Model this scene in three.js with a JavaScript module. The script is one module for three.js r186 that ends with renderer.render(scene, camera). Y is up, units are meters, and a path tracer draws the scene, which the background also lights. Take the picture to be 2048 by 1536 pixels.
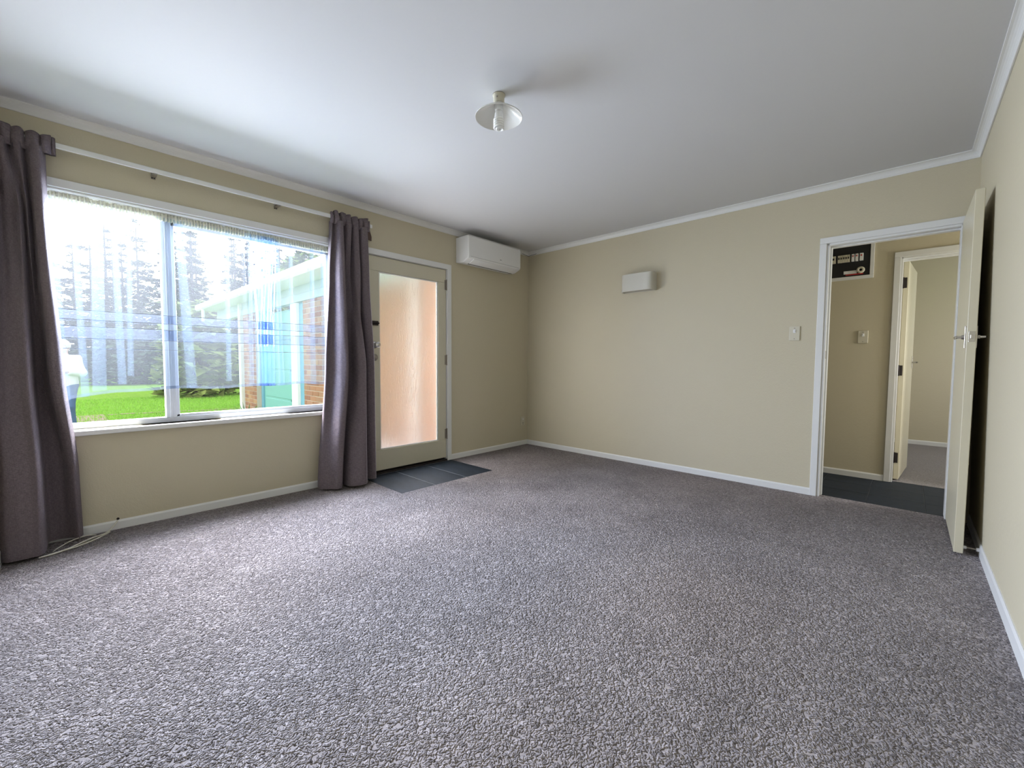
import * as THREE from 'three';
import { RoundedBoxGeometry } from 'three/addons/geometries/RoundedBoxGeometry.js';
import { mergeGeometries, mergeVertices } from 'three/addons/utils/BufferGeometryUtils.js';
import { MarchingCubes } from 'three/addons/objects/MarchingCubes.js';
import { RectAreaLightUniformsLib } from 'three/addons/lights/RectAreaLightUniformsLib.js';

// ---------- camera, sky, lights, exposure ----------
const scene = new THREE.Scene();
const RAD = Math.PI / 180;
const camera = new THREE.PerspectiveCamera(84.5945, 2048 / 1536, 0.02, 300);
camera.position.set(3.5155, 1.0408, 4.0341);
camera.rotation.set(-2.9983 * RAD, 43.1554 * RAD, 0.3405 * RAD, 'YXZ');

const SKY = new THREE.Color().setRGB(2.45, 2.5, 2.6);            // even overcast
scene.background = SKY;

const renderer = new THREE.WebGLRenderer();
renderer.toneMapping = THREE.LinearToneMapping;
renderer.toneMappingExposure = 1.14;
renderer.shadowMap.enabled = true;
RectAreaLightUniformsLib.init();

function daylight(name, w, h, pos, towards, rgb, power) {         // daylight entering by an opening
  const l = new THREE.RectAreaLight(new THREE.Color().setRGB(...rgb), power, w, h);
  l.name = name; l.position.set(...pos); l.lookAt(pos[0] + towards[0], pos[1] + towards[1], pos[2] + towards[2]);
  scene.add(l); return l;
}
daylight('window_daylight', 2.0, 1.3, [-0.75, 1.80, 3.72], [1, -0.3, 0], [0.98, 0.96, 1.01], 47);
daylight('window_high_daylight', 2.0, 0.6, [-0.75, 2.15, 3.55], [1, -1.2, 0], [0.93, 0.95, 1.08], 20);
daylight('window_ground_light', 1.36, 1.16, [0.0, 1.32, 3.32], [1, 0.15, 0], [0.98, 0.96, 1.05], 0.7);
daylight('door_daylight', 0.64, 1.6, [0.035, 1.03, 1.716], [1, 0, 0], [0.95, 0.97, 1.04], 5.5);
daylight('bedroom_daylight', 1.4, 1.1, [5.4, 1.45, -2.3], [-1, 0, 0], [0.95, 0.98, 1.03], 4.5);
daylight('hall_daylight', 0.5, 1.0, [5.36, 1.2, -0.53], [-1, -0.25, 0], [1.0, 0.98, 0.94], 17);

// ---------- helpers ----------
let seed = 12345;
const rnd = () => { seed = (seed * 1664525 + 1013904223) >>> 0; return seed / 4294967296; };
const rr = (a, b) => a + (b - a) * rnd();
const lerp = (a, b, t) => a + (b - a) * t;
const sstep = (a, b, x) => { const t = Math.min(1, Math.max(0, (x - a) / (b - a))); return t * t * (3 - 2 * t); };
const used = {};
function numbered(n) { const k = used[n] = (used[n] ?? -1) + 1; return k ? n + '_' + String(k).padStart(3, '0') : n; }
const lin = (r, g, b) => new THREE.Color().setRGB(r, g, b);
const mat = (c, rough = 0.6, extra = {}) => new THREE.MeshPhysicalMaterial({ color: c, roughness: rough, ...extra });
function mesh(name, geo, m, parent = scene) {
  const o = new THREE.Mesh(Array.isArray(geo) ? merge(geo) : geo, m);
  o.name = parent === scene ? numbered(name) : childName(name, parent);
  o.castShadow = o.receiveShadow = true; parent.add(o); return o;
}
function childName(n, p) { const t = p.userData_names ??= {}; const k = t[n] = (t[n] ?? -1) + 1; return k ? n + '_' + String(k).padStart(3, '0') : n; }
function merge(list) {
  const g = list.map((q) => { const e = q.index ? q.toNonIndexed() : q; for (const k of Object.keys(e.attributes)) if (!['position', 'normal', 'uv'].includes(k)) e.deleteAttribute(k); return e; });
  return mergeGeometries(g);
}
function thing(name, label, category, pos = [0, 0, 0], group) {
  const o = new THREE.Group(); o.name = numbered(name); o.position.set(...pos); scene.add(o);
  return tag(o, label, category, group);
}
function tag(o, label, category, group) { o.userData.label = label; o.userData.category = category; if (group) o.userData.group = group; return o; }
function structure(name, geo, m) {
  const o = geo ? mesh(name, geo, m) : new THREE.Group();
  if (!geo) { o.name = numbered(name); scene.add(o); }
  o.userData.kind = 'structure'; return o;
}
function part(name, parent) { const o = new THREE.Group(); o.name = childName(name, parent); parent.add(o); return o; }
// box between two corners with a small chamfer; uv left as is
function box(x0, x1, y0, y1, z0, z1, r = 0.003) {
  const w = Math.abs(x1 - x0), h = Math.abs(y1 - y0), d = Math.abs(z1 - z0);
  const rad = Math.min(r, w * 0.45, h * 0.45, d * 0.45);
  const g = r > 0 ? new RoundedBoxGeometry(w, h, d, 1, rad) : new THREE.BoxGeometry(w, h, d);
  return g.translate((x0 + x1) / 2, (y0 + y1) / 2, (z0 + z1) / 2);
}
function shapeRect(a0, a1, b0, b1, holes = []) {
  const s = new THREE.Shape([[a0, b0], [a1, b0], [a1, b1], [a0, b1]].map((p) => new THREE.Vector2(...p)));
  for (const [c0, c1, d0, d1] of holes) s.holes.push(new THREE.Path([[c0, d0], [c0, d1], [c1, d1], [c1, d0]].map((p) => new THREE.Vector2(...p))));
  return s;
}
function shapeNotched(a0, a1, b0, b1, n0, n1, nt) { return new THREE.Shape([[a0, b0], [n0, b0], [n0, nt], [n1, nt], [n1, b0], [a1, b0], [a1, b1], [a0, b1]].map((p) => new THREE.Vector2(...p))); }
const wallX = (shape, depth, x0) => new THREE.ExtrudeGeometry(shape, { depth, bevelEnabled: false }).rotateY(-Math.PI / 2).translate(x0, 0, 0); // face at x0, goes to x0 - depth
const wallZ = (shape, depth, z0) => new THREE.ExtrudeGeometry(shape, { depth, bevelEnabled: false }).translate(0, 0, z0 - depth);                 // face at z0, goes to z0 - depth
function prism(pts, len, axis) { // profile pts extruded; axis 'x': profile (z,y) along +x ; axis 'z': profile (x,y) along +z
  const g = new THREE.ExtrudeGeometry(new THREE.Shape(pts.map((p) => new THREE.Vector2(...p))), { depth: len, bevelEnabled: false });
  return axis === 'z' ? g : g.rotateY(Math.PI / 2);              // x' = z, z' = -x
}
const cyl = (r0, r1, h, n = 20) => new THREE.CylinderGeometry(r0, r1, h, n);
function tube(pts, r, n = 40, k = 8) { return new THREE.TubeGeometry(new THREE.CatmullRomCurve3(pts.map((p) => new THREE.Vector3(...p))), n, r, k); }
function noiseGrid(n, s) { // tileable value noise n x n with s cells
  const v = new Float32Array(s * s); for (let i = 0; i < s * s; i++) v[i] = rnd();
  const out = new Float32Array(n * n);
  for (let y = 0; y < n; y++) for (let x = 0; x < n; x++) {
    const fx = x / n * s, fy = y / n * s, ix = Math.floor(fx), iy = Math.floor(fy); let tx = fx - ix, ty = fy - iy; tx = tx * tx * (3 - 2 * tx); ty = ty * ty * (3 - 2 * ty);
    const a = v[iy % s * s + ix % s], b = v[iy % s * s + (ix + 1) % s], c = v[(iy + 1) % s * s + ix % s], d = v[(iy + 1) % s * s + (ix + 1) % s];
    out[y * n + x] = lerp(lerp(a, b, tx), lerp(c, d, tx), ty);
  }
  return out;
}
function texture(n, fn, srgb = false, repeat = 1) { // fn(i) -> [r,g,b] 0..255
  const d = new Uint8Array(n * n * 4);
  for (let i = 0; i < n * n; i++) { const c = fn(i); d[i * 4] = c[0]; d[i * 4 + 1] = c[1]; d[i * 4 + 2] = c[2]; d[i * 4 + 3] = 255; }
  const t = new THREE.DataTexture(d, n, n); t.wrapS = t.wrapT = THREE.RepeatWrapping; t.magFilter = THREE.LinearFilter; t.minFilter = THREE.LinearMipmapLinearFilter; t.generateMipmaps = true;
  if (srgb) t.colorSpace = THREE.SRGBColorSpace; t.repeat.set(repeat, repeat); t.needsUpdate = true; return t;
}
function withRepeat(t, a, b = a) { const c = t.clone(); c.repeat.set(a, b); c.needsUpdate = true; return c; }
function vnoise(x, y) { // hashed smooth noise
  const h = (i, j) => { let n = Math.imul(i, 374761393) + Math.imul(j, 668265263); n = Math.imul(n ^ (n >>> 13), 1274126177); return ((n ^ (n >>> 16)) >>> 0) / 4294967296; };
  const ix = Math.floor(x), iy = Math.floor(y); let tx = x - ix, ty = y - iy; tx = tx * tx * (3 - 2 * tx); ty = ty * ty * (3 - 2 * ty);
  return lerp(lerp(h(ix, iy), h(ix + 1, iy), tx), lerp(h(ix, iy + 1), h(ix + 1, iy + 1), tx), ty);
}

// ---------- materials ----------
const n1 = noiseGrid(512, 128), n2 = noiseGrid(512, 40), n3 = noiseGrid(512, 9);
const rollerTex = texture(512, (i) => { const v = 255 * (0.6 * n1[i] + 0.4 * n2[i]); return [v, v, v]; });
const wallPaint = mat(lin(0.56, 0.505, 0.365), 0.62, { bumpMap: withRepeat(rollerTex, 2), bumpScale: 0.0006 });
const ceilingPaint = mat(lin(0.60, 0.60, 0.605), 0.75, { bumpMap: withRepeat(rollerTex, 2), bumpScale: 0.0004 });
const whiteGloss = mat(lin(0.74, 0.74, 0.72), 0.32);
const creamGloss = mat(lin(0.62, 0.57, 0.42), 0.30);
const doorCream = mat(lin(0.60, 0.56, 0.43), 0.35);
const alu = mat(lin(0.62, 0.66, 0.72), 0.35);
const chrome = mat(lin(0.62, 0.60, 0.57), 0.22, { metalness: 1 });
const darkMetal = mat(lin(0.035, 0.028, 0.025), 0.4, { metalness: 0.6 });
const agedMetal = mat(lin(0.34, 0.31, 0.27), 0.4, { metalness: 0.9 });
const whitePlastic = mat(lin(0.78, 0.78, 0.77), 0.35);
const creamPlastic = mat(lin(0.60, 0.56, 0.44), 0.4);
const black = mat(lin(0.008, 0.008, 0.009), 0.6);
const darkGap = mat(lin(0.02, 0.018, 0.016), 0.9);
const clearGlass = mat(lin(1, 1, 1), 0.0, { transmission: 1, thickness: 0, ior: 1.5, specularIntensity: 0.6 });

// carpet: twisted yarn curls, as height and as tone
const CN = 2048, CSIZE = 1.5;
const ch = new Float32Array(CN * CN), ct = new Float32Array(CN * CN).fill(0.5);
for (let k = 0; k < 52000; k++) {
  let x = rnd() * CN, y = rnd() * CN, a = rnd() * 6.283, bend = rr(-0.22, 0.22); const L = Math.floor(rr(9, 17)), top = rr(0.35, 1), tone = rnd(), w = rr(2.6, 4.2);
  for (let s = 0; s < L; s++) {
    x += Math.cos(a) * 1.3; y += Math.sin(a) * 1.3; a += bend;
    const e = Math.sin((s + 0.5) / L * Math.PI), R = Math.ceil(w);
    for (let j = -R; j <= R; j++) for (let i = -R; i <= R; i++) {
      const q = 1 - (i * i + j * j) / (w * w); if (q <= 0) continue;
      const h = top * (0.45 + 0.55 * e) * Math.sqrt(q), id = ((Math.floor(y) + j + CN) % CN) * CN + (Math.floor(x) + i + CN) % CN;
      if (h > ch[id]) { ch[id] = h; ct[id] = tone; }
    }
  }
}
const carpetBump = texture(CN, (i) => { const v = 255 * Math.min(1, ch[i]); return [v, v, v]; }, false, 1 / CSIZE);
const carpetTone = texture(CN, (i) => { const v = 0.80 + 0.40 * ct[i], w = 1; return [Math.min(255, 168 * v * w), Math.min(255, 163 * v * w), Math.min(255, 164 * v * w)]; }, true, 1 / CSIZE);
const carpetMat = new THREE.MeshPhysicalMaterial({ color: lin(0.95, 0.90, 0.87), roughness: 0.97, map: carpetTone, bumpMap: carpetBump, bumpScale: 0.02, vertexColors: true, specularIntensity: 0.04 });

// curtain weave
const weaveTex = texture(256, (i) => { const x = i % 256, y = Math.floor(i / 256), v = 128 + 50 * Math.sin(y * 0.785) + 30 * Math.sin(x * 0.785) + 60 * (n1[(y * 2) * 512 + x] - 0.5); return [v, v, v]; });
const weaveTone = texture(256, (i) => { const x = i % 256, y = Math.floor(i / 256), v = 0.9 + 0.22 * (n1[(y * 2) * 512 + (x >> 2)] - 0.5) + 0.12 * (n1[((y >> 2) + 100) * 512 + x] - 0.5); return [133 * v, 121 * v, 124 * v]; }, true);
const curtainMat = mat(lin(0.80, 0.78, 0.80), 0.9, { map: withRepeat(weaveTone, 5), bumpMap: withRepeat(weaveTex, 5), bumpScale: 0.0012, sheen: 0.3, sheenRoughness: 0.6, sheenColor: lin(0.5, 0.45, 0.5), side: THREE.DoubleSide });
const liningMat = mat(lin(0.10, 0.065, 0.05), 0.9, { side: THREE.DoubleSide });
const sheerMat = mat(lin(0.80, 0.89, 1.0), 0.15, { transmission: 0.96, thickness: 0, ior: 1.15, side: THREE.DoubleSide });
const sheerBandMat = mat(lin(0.66, 0.70, 0.80), 0.16, { transmission: 0.95, thickness: 0, ior: 1.15, side: THREE.DoubleSide });
const sheerSeamMat = mat(lin(0.42, 0.46, 0.52), 0.9, { side: THREE.DoubleSide });
const sheerHeadMat = mat(lin(0.80, 0.80, 0.70), 0.9, { transmission: 0.07, thickness: 0, ior: 1.15, side: THREE.DoubleSide });

// slate
const slateTone = texture(256, (i) => { const v = 0.8 + 0.4 * n2[(i >> 8) * 512 + (i & 255)] * 0.6 + 0.25 * n3[(i >> 8) * 512 + (i & 255)]; return [36 * v, 44 * v, 54 * v]; }, true);
const slateMat = mat(lin(0.85, 0.85, 0.85), 0.55, { specularIntensity: 0.35, map: withRepeat(slateTone, 2), bumpMap: withRepeat(rollerTex, 6), bumpScale: 0.0012 });
const groutMat = mat(lin(0.32, 0.33, 0.35), 0.9);

// ---------- room shell ----------
const W = 3.80, H = 2.40, ZB = 4.29;
const WIN = { z0: 2.42, z1: 4.12, y0: 0.625, y1: 2.0 };          // window opening in the left wall
const DOOR = { z0: 1.275, z1: 2.16, y1: 1.995 };                 // front door opening
const HALL = { x0: 3.028, x1: 3.748, y1: 1.955 };                // doorway to the hall
const leftShape = shapeRect(-0.12, ZB + 0.12, -0.3, H + 0.1, [[WIN.z0, WIN.z1, WIN.y0, WIN.y1], [DOOR.z0, DOOR.z1, -0.001, DOOR.y1]]);
structure('wall_left', wallX(leftShape, 0.14, 0), wallPaint);
structure('wall_far', wallZ(shapeNotched(0, W + 0.05, 0, H, HALL.x0, HALL.x1, HALL.y1), 0.11, 0), wallPaint);
structure('wall_back', new THREE.ExtrudeGeometry(shapeRect(-0.0, W + 0.1, -0.3, H), { depth: 0.12, bevelEnabled: false }).translate(0, 0, ZB), wallPaint);
{ // the right wall leans out a little towards the floor, as the photograph shows
  const g = new THREE.BoxGeometry(0.12, H, ZB, 1, 1, 1).translate(W + 0.06, H / 2, ZB / 2); const p = g.attributes.position;
  for (let i = 0; i < p.count; i++) p.setX(i, p.getX(i) + 0.046 * (1 - p.getY(i) / H));
  g.computeVertexNormals(); structure('wall_right', g, wallPaint);
}
structure('ceiling', box(-0.14, W + 0.2, H, H + 0.12, -0.12, ZB + 0.12, 0), ceilingPaint);
{ // carpeted floor, left out under the slate by the front door
  const nx = 78, nz = 88, x1 = W + 0.05, g = new THREE.BufferGeometry(), pos = [], uv = [], col = [], idx = [];
  const SX = 0.645, SZ0 = 1.237, SZ1 = 2.235;
  const xs = [], zs = [];
  for (let i = 0; i <= nx; i++) xs.push(x1 * i / nx); for (let i = 0; i <= nz; i++) zs.push(ZB * i / nz);
  for (const [arr, v] of [[xs, SX], [zs, SZ0], [zs, SZ1]]) { let b = 0; arr.forEach((q, i) => { if (Math.abs(q - v) < Math.abs(arr[b] - v)) b = i; }); arr[b] = v; }
  for (const z of zs) for (const x of xs) {
    let t = 1 + 0.22 * (vnoise(x * 2.3 + 7, z * 2.3) - 0.5) + 0.20 * (vnoise(x * 6 + 3, z * 5) - 0.5) + 0.10 * (vnoise(x * 14, z * 14) - 0.5);
    const lane = vnoise(x * 1.1 + z * 0.9 + 20, (x - z) * 0.35 + 5); t *= 0.92 + 0.16 * lane;
    const cool = vnoise(x * 1.4 + 40, z * 1.4 + 9) - 0.5;
    pos.push(x, 0, z); uv.push(x, z); col.push(t * (1 - 0.05 * cool), t * (1 + 0.01 * cool), t * (1 + 0.07 * cool));
  }
  const n = xs.length;
  for (let j = 0; j < zs.length - 1; j++) for (let i = 0; i < n - 1; i++) {
    const cx = (xs[i] + xs[i + 1]) / 2, cz = (zs[j] + zs[j + 1]) / 2;
    if (cx < SX && cz > SZ0 && cz < SZ1) continue;
    const a = j * n + i; idx.push(a, a + n, a + 1, a + 1, a + n, a + n + 1);
  }
  { const b = pos.length / 3; for (const [x, z] of [[HALL.x0 + 0.01, 0], [HALL.x1 - 0.01, 0], [HALL.x0 + 0.01, -0.062], [HALL.x1 - 0.01, -0.062]]) { pos.push(x, 0, z); uv.push(x, z); col.push(1, 1, 1); } idx.push(b, b + 1, b + 2, b + 1, b + 3, b + 2); }
  g.setAttribute('position', new THREE.Float32BufferAttribute(pos, 3)); g.setAttribute('uv', new THREE.Float32BufferAttribute(uv, 2)); g.setAttribute('color', new THREE.Float32BufferAttribute(col, 3)); g.setIndex(idx); g.computeVertexNormals();
  structure('floor', g, carpetMat);
  structure('floor_slab', box(-0.14, W + 0.2, -0.3, -0.014, -0.11, ZB + 0.12, 0), groutMat);
  const e = structure('floor_entry');
  mesh('grout', box(0.0, 0.645, -0.014, -0.0022, SZ0, SZ1, 0), groutMat, e);
  let z = SZ0; for (const w of [0.326, 0.340, 0.329]) { mesh('tile', box(0.012, 0.643, -0.012, -0.001, z + 0.0015, z + w - 0.0025, 0.001), slateMat, e); z += w + 0.001; }
}
// baseboards: 12 mm thick, 55 mm high, rounded top edge
const skirt = (len) => [[0, 0], [0.012, 0], [0.012, 0.045], [0.006, 0.055], [0, 0.055]];
structure('baseboard_left', [prism(skirt(), 1.231 - 0.012, 'z').translate(0, 0, 0.012), prism(skirt(), ZB - 2.205, 'z').translate(0, 0, 2.205)], whiteGloss);
structure('baseboard_far', prism(skirt().map(([a, b]) => [-a, b]).reverse(), 2.988, 'x'), whiteGloss);
structure('baseboard_right', prism(skirt().map(([a, b]) => [-a * 0.8, b * 1.25]).reverse(), ZB - 0.03, 'z').translate(W + 0.0455, 0, 0.03), whiteGloss);
structure('baseboard_back', [prism([[0, 0], [0.014, 0], [0.014, 0.08], [0, 0.08]], W - 0.02, 'x').translate(0.012, 0, ZB)], whiteGloss);
// scotia: concave quarter round between wall and ceiling
function scotia() { const p = [[0, H], [0, H - 0.045], [0.006, H - 0.045]]; for (let i = 0; i <= 6; i++) { const a = i / 6 * Math.PI / 2; p.push([0.044 - 0.036 * Math.cos(a), H - 0.042 + 0.036 * Math.sin(a)]); } p.push([0.045, H - 0.005], [0.045, H]); return p; }
structure('trim_1', prism(scotia(), ZB, 'z'), whiteGloss);
structure('trim_2', prism(scotia().map(([a, b]) => [-a, b]).reverse(), W, 'x'), whiteGloss);
structure('trim_3', prism(scotia().map(([a, b]) => [-a, b]).reverse(), ZB, 'z').translate(W, 0, 0), whiteGloss);
structure('trim_4', prism(scotia(), W, 'x').translate(0, 0, ZB), whiteGloss);

// ---------- window ----------
{
  const w = structure('window_1'), { z0, z1, y0, y1 } = WIN, m = 3.54;
  const aw = 0.048;
  mesh('window_trim', [box(0, 0.016, y1, y1 + aw, z0 - aw, z1 + aw), box(0, 0.016, y0 - 0.03, y1, z0 - aw, z0), box(0, 0.016, y0 - 0.03, y1, z1, z1 + aw), box(-0.1, 0.0, y1 - 0.012, y1, z0, z1), box(-0.1, 0, y0, y1, z0, z0 + 0.012), box(-0.1, 0, y0, y1, z1 - 0.012, z1)], whiteGloss, w);
  mesh('window_sill', [box(-0.13, 0.032, y0 - 0.03, y0, z0 - 0.06, z1 + 0.06, 0.006)], whiteGloss, w);
  const F = (a, b, c, d, x0, x1) => box(x0, x1, a, b, c, d, 0.003);
  mesh('window_frame', [F(y0, y0 + 0.035, z0 + 0.012, z1 - 0.012, -0.12, -0.07), F(y1 - 0.04, y1 - 0.012, z0 + 0.012, z1 - 0.012, -0.12, -0.07), F(y0, y1 - 0.012, z0 + 0.012, z0 + 0.042, -0.12, -0.07), F(y0, y1 - 0.012, z1 - 0.042, z1 - 0.012, -0.12, -0.07)], alu, w);
  mesh('mullion', [F(y0 + 0.03, y1 - 0.03, m - 0.028, m + 0.028, -0.125, -0.065), F(y0 + 0.03, y1 - 0.03, m - 0.008, m + 0.008, -0.065, -0.058)], alu, w);
  mesh('sash', [F(y0 + 0.033, y0 + 0.05, z0 + 0.04, m - 0.026, -0.11, -0.075), F(y1 - 0.075, y1 - 0.038, z0 + 0.04, m - 0.026, -0.11, -0.075), F(y0 + 0.033, y1 - 0.038, z0 + 0.04, z0 + 0.075, -0.11, -0.075), F(y0 + 0.033, y1 - 0.038, m - 0.045, m - 0.026, -0.11, -0.075)], alu, w);
  mesh('pane', box(-0.098, -0.094, y0 + 0.03, y1 - 0.035, m + 0.02, z1 - 0.035, 0), clearGlass, w);
  mesh('pane', box(-0.094, -0.090, y0 + 0.045, y1 - 0.06, z0 + 0.06, m - 0.03, 0), clearGlass, w);
}
// ---------- front door ----------
{
  const d = structure('door_1'), { z0, z1, y1 } = DOOR;
  mesh('door_frame', [box(0, 0.016, y1 - 0.006, y1 + 0.045, z0 - 0.044, z1 + 0.044), box(0, 0.016, 0, y1, z0 - 0.044, z0 + 0.006), box(0, 0.016, 0, y1, z1 - 0.006, z1 + 0.044),
    box(-0.14, 0, y1 - 0.008, y1, z0, z1), box(-0.14, 0, 0, y1, z0, z0 + 0.008), box(-0.14, 0, 0, y1, z1 - 0.008, z1), box(-0.075, -0.055, y1 - 0.02, y1, z0, z1), box(-0.075, -0.055, 0, y1, z0, z0 + 0.018), box(-0.075, -0.055, 0, y1, z1 - 0.018, z1)], whiteGloss, d);
  mesh('threshold', [box(-0.14, 0.004, -0.012, 0.016, z0, z1, 0.003), box(-0.14, -0.040, 0, 0.036, z0 + 0.01, z1 - 0.01, 0.002)], darkMetal, d);
  const a = z0 + 0.011, b = z1 - 0.011, t = y1 - 0.012, g0 = 1.387, g1 = 2.045, gy0 = 0.22, gy1 = 1.852;
  const leaf = mesh('door_leaf', [box(-0.046, -0.006, 0.032, gy0, a, b), box(-0.046, -0.006, gy1, t, a, b), box(-0.046, -0.006, gy0, gy1, a, g0), box(-0.046, -0.006, gy0, gy1, g1, b),
    prism([[-0.006, gy0 - 0.0], [-0.02, gy0 + 0.008], [-0.02, gy0]], g1 - g0, 'z').translate(0, 0, g0)], doorCream, d);
  mesh('glazing_bead', [box(-0.03, -0.012, gy0, gy0 + 0.012, g0, g1), box(-0.03, -0.012, gy1 - 0.010, gy1, g0, g1), box(-0.03, -0.012, gy0, gy1, g0, g0 + 0.012), box(-0.03, -0.012, gy0, gy1, g1 - 0.010, g1)], whiteGloss, d);
  const drops = new Float32Array(512 * 512);   // condensation
  for (let k = 0; k < 900; k++) { const x = rnd() * 512, y = rnd() * 512, r = rr(0.8, 2.6), l = rnd() < 0.3 ? rr(2, 9) : 0; for (let j = -12; j <= 12; j++) for (let i = -4; i <= 4; i++) { const q = 1 - (i * i) / (r * r) - (Math.max(0, Math.abs(j) - l) ** 2) / (r * r); if (q > 0) { const id = ((Math.floor(y) + j + 512) % 512) * 512 + (Math.floor(x) + i + 512) % 512; drops[id] = Math.max(drops[id], Math.sqrt(q)); } } }
  const frostBump = texture(512, (i) => { const v = 60 + 50 * n1[i] + 140 * drops[i]; return [v, v, v]; });
  const frosted = mat(lin(0.86, 0.87, 0.86), 0.36, { transmission: 1, thickness: 0.006, ior: 1.42, bumpMap: withRepeat(frostBump, 1), bumpScale: 0.0025 });
  mesh('glass_pane', box(-0.034, -0.029, gy0 + 0.002, gy1 - 0.002, g0 + 0.002, g1 - 0.002, 0), frosted, d);
  for (const y of [1.83, 1.057, 0.283]) mesh('hinge', [cyl(0.0065, 0.0065, 0.1, 10).translate(0.003, y, z0 + 0.006), cyl(0.008, 0.008, 0.006, 10).translate(0.003, y + 0.052, z0 + 0.006), cyl(0.008, 0.008, 0.006, 10).translate(0.003, y - 0.052, z0 + 0.006), box(-0.008, -0.003, y - 0.05, y + 0.05, z0 + 0.008, z0 + 0.03, 0.001)], agedMetal, d);
  mesh('barrel_bolt', [box(-0.006, 0.012, 1.362, 1.402, 2.062, 2.142, 0.004), new THREE.CapsuleGeometry(0.008, 0.07, 4, 10).rotateX(Math.PI / 2).translate(0.016, 1.382, 2.10), cyl(0.005, 0.005, 0.02, 8).rotateZ(Math.PI / 2).translate(0.028, 1.382, 2.085)], darkMetal, d);
  const knobP = [[0.0, 0], [0.030, 0], [0.032, 0.004], [0.026, 0.010], [0.012, 0.013], [0.010, 0.034], [0.016, 0.04], [0.025, 0.048], [0.027, 0.058], [0.022, 0.068], [0, 0.071]].map((p) => new THREE.Vector2(...p));
  mesh('door_knob', new THREE.LatheGeometry(knobP, 24).rotateZ(-Math.PI / 2).translate(-0.006, 1.187, 2.096), chrome, d);
  mesh('deadbolt', [new THREE.LatheGeometry([[0, 0], [0.029, 0], [0.031, 0.005], [0.025, 0.014], [0, 0.016]].map((p) => new THREE.Vector2(...p)), 24).rotateZ(-Math.PI / 2).translate(-0.006, 1.075, 2.096), box(0.008, 0.022, 1.067, 1.083, 2.078, 2.114, 0.004)], agedMetal, d);
}
// ---------- hall and bedroom beyond the doorway ----------
const HZ = -0.945, BZ = -3.56, D2 = { x0: 3.437, x1: 4.17, y1: 1.96 };
structure('wall_hall', wallZ(shapeNotched(1.7, 5.5, 0, H, D2.x0, D2.x1, D2.y1), 0.1, HZ), wallPaint);
structure('wall_hall_left', box(1.6, 1.7, 0, H, HZ, -0.11, 0), wallPaint);
structure('wall_hall_right', wallX(shapeRect(HZ, -0.11, 0, H, [[-0.83, -0.23, 0.8, 2.0]]), 0.1, 5.5), wallPaint);
{ const w = structure('window_3'); mesh('window_frame', [box(5.43, 5.47, 0.8, 0.84, -0.83, -0.23), box(5.43, 5.47, 1.96, 2.0, -0.83, -0.23), box(5.43, 5.47, 0.8, 2, -0.83, -0.79), box(5.43, 5.47, 0.8, 2, -0.27, -0.23)], alu, w); mesh('pane', box(5.448, 5.452, 0.83, 1.97, -0.8, -0.26, 0), clearGlass, w); }
structure('wall_hall_front', box(W + 0.05, 5.5, 0, H, -0.11, 0, 0), wallPaint);
structure('wall_bedroom_far', box(2.9, 5.6, 0, H, BZ - 0.1, BZ, 0), wallPaint);
structure('wall_bedroom_left', box(2.9, 3.0, 0, H, BZ, HZ - 0.1, 0), wallPaint);
structure('wall_bedroom_right', wallX(shapeRect(BZ - 0.1, HZ, 0, H, [[-3.0, -1.6, 0.9, 2.0]]), 0.1, 5.6), wallPaint);
structure('ceiling_hall', box(1.6, 5.7, H, H + 0.1, BZ - 0.1, -0.12, 0), ceilingPaint);
structure('baseboard_hall', [prism(skirt().map(([a, b]) => [-a, b]).reverse(), 3.392 - 1.7, 'x').translate(1.7, 0, HZ)], whiteGloss);
structure('baseboard_bedroom', [prism(skirt().map(([a, b]) => [-a, b]).reverse(), 2.6, 'x').translate(3.0, 0, BZ)], whiteGloss);
{
  const f = structure('floor_hall'); const zs = [-0.11, HZ - 0.1];
  mesh('grout', box(1.7, 5.4, -0.3, -0.006, HZ - 0.06, -0.0, 0), groutMat, f);
  for (const [x0, x1] of [[1.7, 2.02], [2.02, 2.345], [2.345, 2.67], [2.67, 2.996], [2.996, 3.322], [3.322, 3.648], [3.648, 3.974], [3.974, 4.3]])
    for (const [za, zb] of [[-0.355, -0.064], [-0.65, -0.355], [HZ - 0.055, -0.65]]) mesh('tile', box(x0 + 0.0015, x1 - 0.0015, -0.012, -0.001, za + 0.0015, zb - 0.0015, 0.002), slateMat, f);
  const g = new THREE.PlaneGeometry(2.6, 2.6).rotateX(-Math.PI / 2).translate(4.3, -0.001, (BZ + HZ) / 2 - 0.06); const u = g.attributes.uv; for (let i = 0; i < u.count; i++) u.setXY(i, u.getX(i) * 2.6, u.getY(i) * 2.6);
  const b = structure('floor_bedroom', new THREE.BoxGeometry(2.6, 0.3, 2.56).translate(4.3, -0.15, BZ + 1.28), mat(lin(0.30, 0.275, 0.27), 0.95, { bumpMap: withRepeat(carpetBump, 1.6), bumpScale: 0.01 }));
  const w = structure('window_2'); mesh('window_frame', [box(5.52, 5.57, 0.9, 0.94, -3.0, -1.6), box(5.52, 5.57, 1.96, 2.0, -3.0, -1.6), box(5.52, 5.57, 0.9, 2, -3.0, -2.96), box(5.52, 5.57, 0.9, 2, -1.64, -1.6)], alu, w); mesh('pane', box(5.543, 5.547, 0.93, 1.97, -2.97, -1.63, 0), clearGlass, w);
}
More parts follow.
